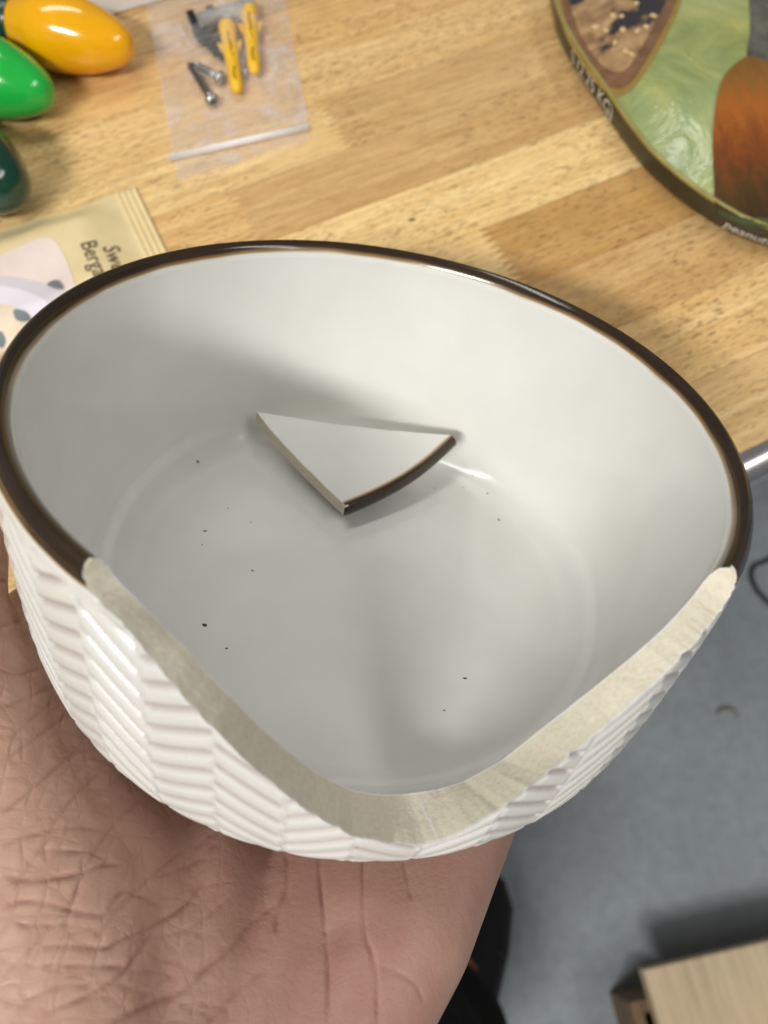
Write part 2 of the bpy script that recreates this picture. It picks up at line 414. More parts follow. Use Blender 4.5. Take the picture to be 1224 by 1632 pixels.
# fracture sheet, between the inner and the outer edge
NF = 40
q = np.linspace(0, 1, NF)[:, None]
rf = ri[-1][None] * (1 - q) + ro_d[0][None] * q
zf = zi[-1][None] * (1 - q) + zo_d[0][None] * q
amp = np.sin(math.pi * q) * np.clip((62 - np.maximum(zb_i, zb_o)) / 4, 0, 1)[None]
zf = zf + amp * (0.10 * nz(th, 0.12, 21)[None] * np.sin(3 * q + 1) + 0.035 * rng.normal(0, 1, zf.shape))
def grid_faces(nrow, cols, base=0, stride=None, closed=True):
    pass
def sheet(r, z): return np.stack([r * ct, r * st, z], -1) * mm
def build_sheet(name, parts, mats, parent):
    """parts: list of (verts (n,m,3), keep mask (n-1,m) , dark, groove, flip)"""
    V, Fc, D, G, base = [], [], [], [], 0
    for P, keep, dark, gr, fl_ in parts:
        nr_, m_ = P.shape[:2]
        V.append(P.reshape(-1, 3)); D.append(np.broadcast_to(dark, (nr_, m_)).ravel()); G.append(np.broadcast_to(gr, (nr_, m_)).ravel())
        i, j = np.nonzero(keep); j2 = (j + 1) % m_
        f = np.stack([i * m_ + j, i * m_ + j2, (i + 1) * m_ + j2, (i + 1) * m_ + j], 1) + base
        if fl_: f = f[:, ::-1]
        Fc.append(f); base += nr_ * m_
    V = np.concatenate(V); Fc = np.concatenate(Fc); D = np.concatenate(D); G = np.concatenate(G)
    used = np.unique(Fc); remap = -np.ones(len(V), int); remap[used] = np.arange(len(used))
    me = bpy.data.meshes.new(name)
    Fc = remap[Fc]; V = V[used]
    me.vertices.add(len(V)); me.vertices.foreach_set("co", V.ravel())
    me.loops.add(Fc.size); me.loops.foreach_set("vertex_index", Fc.ravel().astype(np.int32))
    me.polygons.add(len(Fc)); me.polygons.foreach_set("loop_start", np.arange(0, Fc.size, 4, dtype=np.int32))
    me.polygons.foreach_set("use_smooth", np.ones(len(Fc), bool))
    me.update(calc_edges=True); me.validate()
    for nm, A in (("dark", D[used]), ("groove", G[used])):
        at = me.attributes.new(nm, 'FLOAT', 'POINT'); at.data.foreach_set("value", np.clip(A, 0, 1).astype(np.float32))
    return link(name, me, mats, parent)
bowl = empty("bowl", BM)
tag(bowl, "broken white stoneware bowl with dark brown rim and herringbone ridges, held in the hand", "bowl")
Pin, Pout, Pfr = sheet(ri, zi), sheet(ro_d, zo_d), sheet(rf, zf)
zmid_in = (zi[:-1] + np.roll(zi, -1, 1)[:-1] + zi[1:] + np.roll(zi, -1, 1)[1:]) / 4
zmid_out = (zo[:-1] + np.roll(zo, -1, 1)[:-1] + zo[1:] + np.roll(zo, -1, 1)[1:]) / 4
rim_i, rim_o = zmid_in > 57.6, zmid_out > 57.0
# the floor disc of the foot closes the underside
foot_r = np.linspace(1, 0.0, 4)[:, None] * ro_d[-1][None]; foot = sheet(foot_r, np.full_like(foot_r, -9.0))
build_sheet("body", [(Pin, ~rim_i, dark_in, 0, False), (foot, np.ones((3, NT), bool), 0, 0, False)], GLAZE, bowl)
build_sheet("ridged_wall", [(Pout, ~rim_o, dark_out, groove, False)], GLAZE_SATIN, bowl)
build_sheet("rim", [(Pin, rim_i, dark_in, 0, False), (Pout, rim_o, dark_out, 0, False)], GLAZE, bowl)
fr_keep = np.broadcast_to((inb & np.roll(inb, -1))[None], (NF - 1, NT))
be = build_sheet("broken_edge", [(Pfr, fr_keep, np.where((q < .05) | (q > .97) | ((np.abs(th - 1.6 - 0.5 * q) < .14) & (q > .12) & (q < .93)), 1.0, 0.0), 0, False)], BISQUE, bowl)
tag(be, "bare cream clay of the broken edge")
# specks burnt into the glaze of the inside, one part
spk = [(315, 735, .9), (327, 846, .8), (322, 868, .5), (402, 909, .8), (326, 996, 1.1), (361, 1033, .6), (741, 1081, .7), (708, 1132, .5), (400, 832, .5), (363, 810, .4), (795, 828, .8), (777, 786, .6), (754, 758, .5), (738, 777, .4), (693, 778, .5)]
V, Fc = [], []
def to_bowl_floor(px, py, z=0.0):
    d = BMI.to_3x3() @ ray(px, py); p = BMI @ Vector((0, 0, CAM_Z)); t = (z - p.z) / d.z; return p + d * t
for px, py, s in spk:
    c = to_bowl_floor(px, py); 
    rr = c.xy.length * 1000
    if rr > 54:   # sits on the cove: find the height along the ray
        for zz in np.linspace(0, 0.03, 240):
            c = to_bowl_floor(px, py, zz)
            if c.xy.length * 1000 <= np.interp(zz * 1000, zin_mono[iz0:], inner[iz0:, 0]): break
    b0 = len(V); 
    R3 = Matrix.Rotation(random.uniform(0, 6.28), 3, 'Z')
    n8 = 8; V.append(c + Vector((0, 0, 0.00022 * s)))
    for k in range(n8):
        q8 = 2 * math.pi * k / n8; V.append(c + R3 @ Vector((math.cos(q8) * .00085 * s * random.uniform(.6, 1.2), math.sin(q8) * .00045 * s * random.uniform(.6, 1.2), -0.00004)))
    for k in range(n8): Fc.append((b0, b0 + 1 + k, b0 + 1 + (k + 1) % n8))
sp = link("glaze_specks", mesh("glaze_specks", V, Fc), plain("iron_speck", srgb(72, 50, 42), 0.5), bowl); sp["kind"] = "stuff"

# ------------------------------------------------------------------ loose shard lying in the bowl
def at_bowl_z(px, py, z): return to_bowl_floor(px, py, z * mm)
A, B, C = at_bowl_z(408, 663, 11.5), at_bowl_z(722, 701, 13.0), at_bowl_z(549, 808, 7.0)
cen = (A + B + C) / 3
up = (C - A).cross(B - A).normalized()
if up.z < 0: up = -up
ex = (B - A).normalized(); ey = up.cross(ex)
loc = lambda p: Vector(((p - cen).dot(ex), (p - cen).dot(ey)))
a2, b2, c2 = loc(A), loc(B), loc(C)
def edge(p, q_, n, bow, rough=0.0, seed=0):
    d = q_ - p; nn = Vector((d.y, -d.x)).normalized(); r = random.Random(seed); out = []
    ph = [r.uniform(0, 6.28) for _ in range(5)]
    for i in range(n):
        t = i / n; w_ = math.sin(math.pi * t)
        o_ = bow * w_ + rough * w_ * sum(math.sin((3.1 * 1.8 ** k) * t * 3 + ph[k]) / 1.5 ** k for k in range(5))
        out.append(p + d * t + nn * o_)
    return out
area = (b2 - a2).x * (c2 - a2).y - (b2 - a2).y * (c2 - a2).x
if area < 0: ol = [(a2, c2, 0), (c2, b2, 1), (b2, a2, 0)]      # anticlockwise order
else: ol = [(a2, b2, 0), (b2, c2, 1), (c2, a2, 0)]
OUT, ISR = [], []
for e_i, (p, q_, isr) in enumerate(ol):
    E_ = edge(p, q_, 80, 0.0022 if isr else 0.0004, 0.0 if isr else 0.00012, e_i)
    OUT += E_; ISR += [isr] * len(E_)
NO_ = len(OUT); TH = 0.0046
# distance of a point to the rim edge, for the dark band
rim_pts = np.array([(p.x, p.y) for p, i in zip(OUT, ISR) if i])
def rim_d(x, y): return float(np.min(np.hypot(rim_pts[:, 0] - x, rim_pts[:, 1] - y)))
rows_, D_ = [], []
def top_z(x, y): return 0.018 * ((x / 0.03) ** 2 * 0.03 + 0.0) if False else 0.5 * x * x / 0.075 * 0.25 + 0.15 * y * y / .075
for s in list(np.linspace(0.0, 0.9, 9)) + [0.95, 0.985, 1.0]:
    rows_.append([(p.x * s, p.y * s, top_z(p.x * s, p.y * s)) for p in OUT])
n_top = len(rows_)
side = []
for t in np.linspace(0, 1, 12)[1:-1]:
    row = []
    for k, p in enumerate(OUT):
        z = top_z(p.x, p.y) - TH * t
        nn = Vector((OUT[(k + 1) % NO_].y - OUT[k - 1].y, -(OUT[(k + 1) % NO_].x - OUT[k - 1].x))).normalized()
        b_ = 0.0017 * math.sin(math.pi * t) ** 0.6 if ISR[k] else 0.00012 * random.gauss(0, 1)
        row.append((p.x + nn.x * b_, p.y + nn.y * b_, z))
    rows_.append(row)
for s in (1.0, 0.6, 0.0):
    rows_.append([(p.x * s, p.y * s, top_z(p.x * s, p.y * s) - TH) for p in OUT])
nrow = len(rows_); V = [v for r in rows_ for v in r]
dk = []
for i, r in enumerate(rows_):
    for k, v in enumerate(r):
        if i < n_top: dk.append(max(0.0, 1 - rim_d(v[0], v[1]) / 0.0013) * 0.8)
        elif ISR[k]: dk.append(1.0)
        else: dk.append(0.0)
def shard_part(name, rule, mat):
    Fc = []
    for i in range(nrow - 1):
        for k in range(NO_):
            isside = n_top - 1 <= i < nrow - 3
            kind = ('rim' if (ISR[k] and ISR[(k + 1) % NO_]) else 'broken') if isside else 'body'
            if kind == rule: Fc.append((i * NO_ + k, (i + 1) * NO_ + k, (i + 1) * NO_ + (k + 1) % NO_, i * NO_ + (k + 1) % NO_))
    me = mesh(name, V, Fc)
    at = me.attributes.new("dark", 'FLOAT', 'POINT'); at.data.foreach_set("value", np.array(dk, np.float32))
    b = bmesh.new(); b.from_mesh(me); bmesh.ops.delete(b, geom=[v for v in b.verts if not v.link_faces], context='VERTS')
    bmesh.ops.remove_doubles(b, verts=b.verts, dist=1e-7); b.to_mesh(me); b.free()
    me.polygons.foreach_set("use_smooth", [True] * len(me.polygons))
    return link(name, me, mat, shard)
SM = BM @ Matrix(((ex.x, ey.x, up.x, cen.x), (ex.y, ey.y, up.y, cen.y), (ex.z, ey.z, up.z, cen.z), (0, 0, 0, 1)))
shard = empty("shard", SM)
tag(shard, "triangular white glazed shard with brown rim edge lying loose inside the bowl", "shard")
shard_part("glazed_face", 'body', GLAZE); shard_part("rim_edge", 'rim', GLAZE); shard_part("broken_side", 'broken', BISQUE)
print("SHARD", [tuple(round(x * 1000, 1) for x in p) for p in (A, B, C)], 'r', [round(p.xy.length * 1000, 1) for p in (A, B, C)])

# ================================================================== person: hand under the bowl
def skin_material():
    m = M("skin", 0.46, 0.4); v = m.obj()
    big = m.noise(v, 22, 3); mid = m.noise(v, 130, 5, 0.6); fine = m.noise(v, 900, 3, 0.6)
    sep = m.n('ShaderNodeSeparateXYZ'); m.l(v, sep.inputs[0])
    wob = m.math('ADD', m.math('MULTIPLY', sep.outputs[1], -1.0), m.math('MULTIPLY', big, 0.03))
    ball = m.ramp(m.math('MULTIPLY', wob, 10.0), [(0.32, g4(0)), (0.85, g4(1))])      # 1 on the ball of the thumb
    c = m.ramp(big, [(0.35, (0.36, 0.195, 0.155, 1)), (0.65, (0.43, 0.26, 0.20, 1))])
    c = m.mix(m.math('MULTIPLY', ball, 0.7), c, (0.53, 0.345, 0.255, 1))
    c = m.mix(m.ramp(mid, [(0.35, g4(0.35)), (0.62, g4(0))]), c, (0.34, 0.16, 0.125, 1))
    def net(scale, stretch, rot, wid, warp):
        nd = m.n('ShaderNodeTexNoise', Scale=60.0, Detail=2.0); m.l(v, nd.inputs['Vector'])
        ad = m.n('ShaderNodeVectorMath', operation='MULTIPLY_ADD'); m.l(nd.outputs['Color'], ad.inputs[0]); ad.inputs[1].default_value = (warp,) * 3; m.l(v, ad.inputs[2])
        mp = m.n('ShaderNodeMapping'); mp.inputs['Scale'].default_value = stretch; mp.inputs['Rotation'].default_value = (0, 0, rot); m.l(ad.outputs[0], mp.inputs['Vector'])
        vo = m.n('ShaderNodeTexVoronoi', Scale=scale, feature='DISTANCE_TO_EDGE'); m.l(mp.outputs['Vector'], vo.inputs['Vector'])
        return m.ramp(vo.outputs['Distance'], [(0.0, g4(0)), (wid * 0.35, g4(0.45)), (wid, g4(1))])
    n1 = net(190, (1.0, 0.28, 0.6), 0.15, 0.20, 0.006); n2 = net(240, (0.35, 1.0, 0.7), 0.75, 0.16, 0.006); n3 = net(620, (1, .7, 1), 0.3, 0.2, 0.001)
    lines = m.math('MULTIPLY', n1, n2)
    amt = m.math('ADD', m.math('MULTIPLY', ball, 0.75), 0.10)
    inv = m.math('SUBTRACT', 1.0, lines)
    c = m.mix(m.math('MULTIPLY', m.math('MULTIPLY', inv, amt), 0.20), c, (0.27, 0.125, 0.09, 1))
    c = m.mix(m.math('MULTIPLY', m.attr("crease"), 0.70), c, (0.20, 0.07, 0.052, 1)); m.col(c)
    m.b.inputs['Subsurface Weight'].default_value = 0.10
    m.b.inputs['Subsurface Radius'].default_value = (0.004, 0.0015, 0.0008); m.b.inputs['Subsurface Scale'].default_value = 0.5
    bl = m.n('ShaderNodeBump', Distance=0.00018); m.l(lines, bl.inputs['Height']); m.l(amt, bl.inputs['Strength'])
    p = m.bump(n3, 0.00006, 0.3, bl.outputs['Normal']); m.bump(fine, 0.00012, 0.5, p)
    return m.m
SKIN = skin_material()
_ib = bmesh.new(); bmesh.ops.create_icosphere(_ib, subdivisions=3, radius=1.0); ICO = [v.co.copy() for v in _ib.verts]; _ib.free()
def capsule(bm, p0, r0, p1, r1):
    vs = [bm.verts.new((Vector(p) + c * r) * mm) for p, r in ((p0, r0), (p1, r1)) for c in ICO]
    bmesh.ops.convex_hull(bm, input=vs, use_existing_faces=False)
    bmesh.ops.delete(bm, geom=[v for v in bm.verts if not v.link_faces], context='VERTS')
CH = []
def chain(*pr_):
    for i in range(len(pr_) - 1): CH.append((pr_[i][:3], pr_[i][3], pr_[i + 1][:3], pr_[i + 1][3]))
chain((260, -150, -95, 33), (205, -112, -68, 30), (150, -68, -48, 21))           # forearm, ulnar and radial sides of the wrist
chain((262, -128, -98, 33), (205, -90, -72, 28), (142, -44, -50, 20))
chain((150, -68, -48, 21), (112, -60, -38, 22), (78, -68, -29, 23), (45, -86, -18, 18), (6, -100, -2, 13), (-22, -100, 12, 11), (-40, -95, 24, 8))   # thenar and thumb
chain((84, -50, -38, 21), (44, -68, -27, 16), (-4, -82, -21, 13.5), (-20, -60, -26, 10))
chain((50, -40, -38, 17), (14, -68, -27, 14), (14, -26, -26, 12))
chain((45, -86, -18, 17), (0, -84, -20, 13))
chain((112, -60, -38, 22), (84, -44, -40, 21), (50, -40, -38, 17), (14, -26, -26, 12.5))
chain((142, -44, -50, 20), (106, -23, -43, 18), (78, 4, -38, 17.5), (50, 27, -35, 15), (22, 42, -26, 11))       # hypothenar edge
chain((146, -56, -49, 21), (100, -36, -42, 19), (60, -12, -42, 17), (12, 0, -26, 12.5))
chain((76, -2, -38, 17), (40, 8, -38, 15), (14, 22, -26, 12))
chain((14, -26, -26, 12.5), (12, 0, -26, 12.5), (14, 22, -26, 12), (22, 42, -26, 11))
chain((14, -26, -25, 12), (-22, -38, -21.5, 9.2), (-44, -45, -19.5, 8.2), (-62, -50, -15, 7.2))
chain((12, 0, -25, 12), (-30, 3, -22, 9.4), (-56, 6, -20, 8.4), (-76, 8, -13, 7.2))
chain((14, 22, -25, 12), (-22, 37, -21.5, 9.0), (-44, 48, -19.5, 8.0), (-60, 56, -14, 7.0))
chain((22, 42, -25, 11), (0, 55, -21, 8.2), (-14, 62, -19, 7.4), (-28, 68, -14, 6.4))
bm = bmesh.new()
parts_ = []
for p0, r0_, p1, r1_ in CH:
    b1 = bmesh.new(); capsule(b1, p0, r0_, p1, r1_)
    t_ = bpy.data.meshes.new("t"); b1.to_mesh(t_); b1.free(); bm.from_mesh(t_); bpy.data.meshes.remove(t_)
raw = bpy.data.meshes.new("raw"); bm.to_mesh(raw); bm.free()
tmp = bpy.data.objects.new("tmp", raw); COL.objects.link(tmp)
md = tmp.modifiers.new("r", 'REMESH'); md.mode = 'VOXEL'; md.voxel_size = 0.00105
md = tmp.modifiers.new("s", 'SMOOTH'); md.iterations = 40; md.factor = 0.6
md = tmp.modifiers.new("d", 'SUBSURF'); md.levels = 1
dg = bpy.context.evaluated_depsgraph_get(); dg.update()
hand_me = bpy.data.meshes.new_from_object(tmp.evaluated_get(dg), depsgraph=dg)
bpy.data.objects.remove(tmp); bpy.data.meshes.remove(raw)
hand_me.name = "body"
# palm creases: lines followed on the surface, pressed in
nv = len(hand_me.vertices); co = np.empty(nv * 3, np.float32); hand_me.vertices.foreach_get("co", co); co = co.reshape(-1, 3)
no = np.empty(nv * 3, np.float32); hand_me.vertices.foreach_get("normal", no); no = no.reshape(-1, 3)
bvh = BVHTree.FromPolygons([Vector(c) for c in co], [tuple(p.vertices) for p in hand_me.polygons])
cam_l = BMI @ Vector((0, 0, CAM_Z))
CRE = [([(509, 1340), (509, 1379), (516, 1461), (522, 1555), (522, 1640)], 1.0, .9), ([(577, 1360), (577, 1386), (580, 1480), (594, 1525), (601, 1574), (601, 1640)], .9, .8),
 ([(456, 1350), (456, 1413), (443, 1454), (439, 1490)], .7, 1.3), ([(642, 1370), (656, 1435)], .6, .9), ([(607, 1540), (656, 1563), (678, 1601)], .4, .7), ([(400, 1473), (441, 1439)], .5, 1.),
 ([(0, 1396), (58, 1403), (120, 1393), (165, 1379), (199, 1379)], 1.0, 1.2), ([(0, 1451), (34, 1436), (79, 1442), (130, 1454), (172, 1461)], .9, 1.1), ([(24, 1472), (79, 1475), (113, 1472)], .7, 1.0),
 ([(62, 1513), (103, 1508), (165, 1511), (192, 1499), (240, 1478), (285, 1451), (309, 1427), (333, 1393)], 1.0, 1.1), ([(165, 1461), (192, 1424), (220, 1427), (261, 1448)], .8, 1.0),
 ([(55, 1355), (113, 1357), (148, 1360), (178, 1377)], .8, 1.0), ([(69, 1619), (113, 1599), (137, 1588), (192, 1554), (223, 1516), (247, 1482)], 1.0, 1.1), ([(65, 1539), (120, 1540), (206, 1540)], .8, 1.0),
 ([(408, 1461), (371, 1509), (329, 1544), (292, 1578), (206, 1616), (165, 1640)], .8, 1.6), ([(0, 1300), (45, 1262), (89, 1225), (134, 1190)], .7, .9), ([(-10, 925), (30, 928)], 1.2, 1.0),
 ([(-5, 1000), (50, 985)], .6, .9), ([(-5, 1065), (30, 1075), (90, 1055)], .6, .9), ([(0, 1130), (60, 1105), (110, 1085)], .5, .8), ([(10, 1210), (80, 1160), (120, 1130)], .6, .9), ([(75, 1330), (110, 1280), (160, 1230)], .6, .9),
 ([(20, 1420), (60, 1360), (100, 1310)], .5, .8), ([(100, 1480), (130, 1400), (170, 1330), (230, 1270)], .55, .9), ([(150, 1500), (200, 1440), (250, 1390), (300, 1350)], .55, .8), ([(0, 1560), (60, 1500), (110, 1440), (140, 1400)], .5, .8),
 ([(210, 1500), (300, 1480), (380, 1420)], .4, .9), ([(0, 1350), (50, 1330), (110, 1320), (180, 1325)], .6, 1.0), ([(330, 1632), (380, 1580), (430, 1540)], .4, 1.3), ([(30, 1600), (90, 1575), (150, 1570)], .6, 1.), ([(240, 1400), (300, 1380), (350, 1340)], .5, .9)]
rr_ = random.Random(3)
for k in range(40):   # fine cross-hatching of the thumb's ball
    x0, y0 = rr_.uniform(-10, 330), rr_.uniform(1080, 1620)
    if rr_.random() < .5: ang = rr_.uniform(-.85, -.6)
    else: ang = rr_.uniform(-.12, .25)
    ln = rr_.uniform(30, 110); CRE.append(([(x0, y0), (x0 + math.cos(ang) * ln / 2, y0 + math.sin(ang) * ln / 2 + rr_.uniform(-6, 6)), (x0 + math.cos(ang) * ln, y0 + math.sin(ang) * ln)], rr_.uniform(.15, .5), rr_.uniform(.55, .85)))
disp = np.zeros(nv, np.float32); cmask = np.zeros(nv, np.float32)
vis = (co[:, 0] > -.03)
idx_vis = np.nonzero(vis)[0]; cov = co[idx_vis]
for pts, dep, wid in CRE:
    pl = smooth_poly([(x, y, 0) for x, y in pts], 10); W3 = []
    for p in pl:
        d = (BMI.to_3x3() @ ray(p.x, p.y)).normalized(); h = bvh.ray_cast(cam_l, d)
        if h[0] is not None: W3.append(h[0])
    if len(W3) < 2: continue
    Wn = np.array([tuple(p) for p in W3], np.float32)
    jit = rr_.uniform(0, 10)
    best = np.full(len(cov), 9.0, np.float32); par = np.zeros(len(cov), np.float32)
    lo, hi = Wn.min(0) - .004, Wn.max(0) + .004
    near = np.nonzero(((cov > lo) & (cov < hi)).all(1))[0]; cn = cov[near]
    if not len(near): continue
    bn = np.full(len(near), 9.0, np.float32); pn = np.zeros(len(near), np.float32)
    for i in range(len(Wn) - 1):
        a_, b_ = Wn[i], Wn[i + 1]
        if np.linalg.norm(b_ - a_) > .02: continue
        t = np.clip(((cn - a_) @ (b_ - a_)) / max(1e-12, (b_ - a_) @ (b_ - a_)), 0, 1)
        dd = np.linalg.norm(cn - (a_ + t[:, None] * (b_ - a_)), axis=1); m_ = dd < bn
        bn[m_] = dd[m_]; pn[m_] = (i + t[m_]) / (len(Wn) - 1)
    ends = np.clip(np.minimum(pn, 1 - pn) / .12, 0, 1) * (0.75 + .25 * np.sin(pn * 17 + jit))
    wv = wid * .00045
    g = np.exp(-(bn / wv) ** 2) * ends; wide = np.exp(-(bn / (wv * 3.0)) ** 2) * ends
    ii = idx_vis[near]
    disp[ii] += -(0.00040 * dep * g) - 0.00012 * dep * wide
    cmask[ii] = np.maximum(cmask[ii], dep * 1.0 * np.exp(-(bn / (wv * .8)) ** 2) * ends)
disp = np.maximum(disp, -.0013)
co2 = co + no * disp[:, None]
hand_me.vertices.foreach_set("co", co2.ravel())
at = hand_me.attributes.new("crease", 'FLOAT', 'POINT'); at.data.foreach_set("value", np.clip(cmask, 0, 1))
hand_me.polygons.foreach_set("use_smooth", [True] * len(hand_me.polygons)); hand_me.update()
person = empty("person", BM)
tag(person, "open left palm cupped under the broken bowl, black trouser leg and shoe below", "person")
link("body", hand_me, SKIN, person)
# black shoe and trouser leg far below, on the floor
BLACK = plain("black_cloth", (0.006, 0.006, 0.007, 1), 0.85, 0.15, 0.3, 300, 0.001)
SHOEB = plain("black_leather", (0.007, 0.007, 0.008, 1), 0.55, 0.3, 0.3, 200)
def flo(px, py, z=0.0): return at_z(px, py, z)
def blob(name, sections, mat, parent, seg=40):
    V, Fc = [], []
    for c, ex_, ey_ in sections:
        for k in range(seg):
            q_ = 2 * math.pi * k / seg; V.append(Vector(c) + Vector(ex_) * math.cos(q_) + Vector(ey_) * math.sin(q_))
    n_ = len(sections)
    for i in range(n_ - 1):
        for k in range(seg): Fc.append((i * seg + k, i * seg + (k + 1) % seg, (i + 1) * seg + (k + 1) % seg, (i + 1) * seg + k))
    Fc.append(tuple(range(seg))); Fc.append(tuple((n_ - 1) * seg + k for k in range(seg)))
    o = link(name, mesh(name, V, Fc), mat); o.parent = parent; o.matrix_parent_inverse = parent.matrix_world.inverted(); return o
bpy.context.view_layer.update()
toe = flo(776, 1376, 0.03); mid_ = flo(742, 1490, 0.045); heel_ = flo(715, 1640, 0.06)
ax_ = (toe - mid_); ax_.z = 0; ax_.normalize(); sd = Vector((ax_.y, -ax_.x, 0))
S_ = []
for t, w_, h_ in ((0.0, .006, .008), (.06, .026, .022), (.2, .040, .032), (.45, .045, .040), (.7, .043, .052), (.9, .040, .062), (1.1, .036, .068)):
    c = toe + (heel_ - toe) * t; c.z = h_ * 1.02; S_.append((c, sd * w_, Vector((0, 0, h_))))
shoe = blob("shoe", S_, SHOEB, person)
sole_pts = []
c0 = flo(800, 1520, 0.05)
V, Fc = lathe([(0.0, .002), (.0065, .0015), (.0085, 0.0), (.0085, -.002), (0, -.002)], 20)
ey_ = link("eyelet", mesh("eyelet", [(v[0], v[1], v[2] * 1.5) for v in V], Fc), plain("dull_grey_metal", srgb(120, 118, 110), 0.4, Metallic=0.6))
ey_.parent = shoe; ey_.matrix_world = axis_matrix(flo(789, 1520, 0.072), flo(789, 1520, 0.072) + Vector((.4, .1, .9)), Vector((0, 1, 0)))
l0, l1 = flo(742, 1530, 0.094), flo(762, 1556, 0.088)
V, Fc = tube([l0, (l0 + l1) / 2 + Vector((0, 0, .004)), l1], .005, 10)
lc = link("lace", mesh("lace", V, Fc), plain("tan_lace", srgb(120, 78, 50), 0.8)); lc.parent = shoe; lc.matrix_parent_inverse = shoe.matrix_world.inverted()
b0_, b1_ = flo(652, 1650, 0.10), flo(590, 1800, 0.45)
S_ = []
for t in np.linspace(0, 1, 14):
    c = b0_.lerp(b1_, t) + Vector((0.02 * math.sin(6 * t), 0, 0)); w_ = .070 + .012 * t + .006 * math.sin(t * 23)
    S_.append((c, Vector((w_, 0, 0)), Vector((0, w_ * 1.05, 0.01 * math.sin(9 * t)))))
blob("trouser_leg", S_, BLACK, person)

# ================================================================== things on the table
def table_dir(p, q_): d = q_ - p; d.z = 0; return d.normalized()
def bulb(name, label, p_base, p_tip, rad, colr, sock, socklab=None):
    mw = axis_matrix(p_base, p_tip); Ln = (Vector(p_tip) - Vector(p_base)).length
    r = empty(name, mw); tag(r, label, "light bulb", "string light bulbs on the table")
    pr_ = [(.55, -.02), (.60, 0.0), (.62, .05), (.70, .10), (.86, .20), (.965, .28), (1.0, .38), (.98, .49), (.91, .61), (.79, .73), (.63, .84), (.45, .93), (.24, .985), (.0, 1.0)]
    P = [(p.x * rad, p.y * Ln) for p in smooth_poly([(a_, b_, 0) for a_, b_ in pr_], 5)]
    P[-1] = (0.00002, Ln)
    V, Fc = lathe(P, 56); link("glass", mesh("glass", V, Fc), colr, r)
    ps = [(.64, .035), (.66, 0.0), (.66, -.12), (.60, -.14), (.60, -.55), (.54, -.62), (.0005, -.62)]
    V, Fc = lathe([(a_ * rad, b_ * Ln) for a_, b_ in ps], 40); so = link("socket", mesh("socket", V, Fc), sock, r)
    return r
def bulb_mat(name, c):
    m = M(name, 0.16, 0.5); f = m.noise(m.obj(), 60, 3)
    m.col(m.ramp(f, [(0.3, tuple(x * .9 for x in c[:3]) + (1,)), (0.7, c)])); m.b.inputs['Coat Weight'].default_value = 0.4; m.b.inputs['Coat Roughness'].default_value = .05
    m.b.inputs['Subsurface Weight'].default_value = 0.08; m.b.inputs['Subsurface Radius'].default_value = (.004, .003, .002)
    return m.m
YEL = bulb_mat("yellow_plastic", srgb(238, 172, 8)); GRN = bulb_mat("green_plastic", srgb(34, 178, 70)); DGR = bulb_mat("dark_green_plastic", srgb(13, 62, 48))
SOCK = plain("socket_green", srgb(22, 62, 50), 0.25, 0.5)
bulb("string_light_bulb", "glossy yellow bulb pointing right at the top left corner", tbl(20, 34, .020), tbl(213, 76, .016), .0180, YEL, SOCK)
bulb("string_light_bulb", "bright green bulb below the yellow one at the left edge", tbl(-100, 96, .021), tbl(83, 152, .016), .0185, GRN, SOCK)
bulb("string_light_bulb", "dark green bulb at the left edge above the beige sachet", tbl(-112, 225, .024), tbl(34, 312, .018), .0205, DGR, SOCK)
cpts = [tbl(-120, 30, .004), tbl(-40, 110, .004), tbl(10, 85, .006), tbl(45, 108, .004), tbl(-5, 175, .004), tbl(-60, 215, .004)]
V, Fc = tube(smooth_poly(cpts, 10), .0032, 12)
tag(link("light_string_cable", mesh("light_string_cable", V, Fc), plain("cable_black", (.012, .02, .016, 1), 0.5)), "dark cable running between the coloured bulbs", "cable")

# white carton behind the yellow bulb
wc = tbl(264, 0, 0.0); wd = table_dir(tbl(165, 28), tbl(262, 0)); wn = Vector((-wd.y, wd.x, 0))
WM = Matrix(((wd.x, wn.x, 0, wc.x), (wd.y, wn.y, 0, wc.y), (0, 0, 1, TABLE_Z), (0, 0, 0, 1)))
carton = empty("carton", WM); tag(carton, "white carton behind the yellow bulb at the top edge", "box")
PAPER = plain("white_card", srgb(226, 224, 220), 0.6, var=.03)
bm = bmesh.new(); box(bm, -.12, .0, .0, .08, .0003, .017, .0008); link("tray", bm_mesh("tray", bm), PAPER, carton)
bm = bmesh.new(); box(bm, -.1205, .0005, -.0005, .0805, .0173, .0195, .0006); link("lid", bm_mesh("lid", bm), PAPER, carton)

# zip bag with fixings
z0 = tbl(228, -25); q00, q10, q11, q01 = tbl(226, -30), tbl(449, -30), tbl(497, 224), tbl(284, 290)
bag = empty("zip_bag", Matrix.Translation(((q00 + q11) / 2)))
tag(bag, "small clear plastic zip bag holding screws and wall plugs", "bag")
def film_material():
    m = M("clear_film", 0.18, 0.5); nt = m.nt; out = nt.nodes["Material Output"]
    m.b.inputs['Base Color'].default_value = (0.9, 0.86, 0.84, 1)
    v = m.obj(); n1 = m.noise(v, 40, 4, .6, 1.2); m.bump(n1, .004, 1.0)
    tr = m.n('ShaderNodeBsdfTransparent'); tr.inputs[0].default_value = (.985, .98, .975, 1); mx = m.n('ShaderNodeMixShader')
    fac = m.ramp(m.noise(v, 55, 5, .65, .8), [(0.33, g4(.06)), (0.55, g4(.16)), (.70, g4(.42))])
    m.l(fac, mx.inputs[0]); m.l(tr.outputs[0], mx.inputs[1]); m.l(m.b.outputs[0], mx.inputs[2]); m.l(mx.outputs[0], out.inputs['Surface'])
    return m.m
FILM = film_material()
def quad_pt(u, v): return (q00 * (1 - u) + q10 * u) * (1 - v) + (q01 * (1 - u) + q11 * u) * v
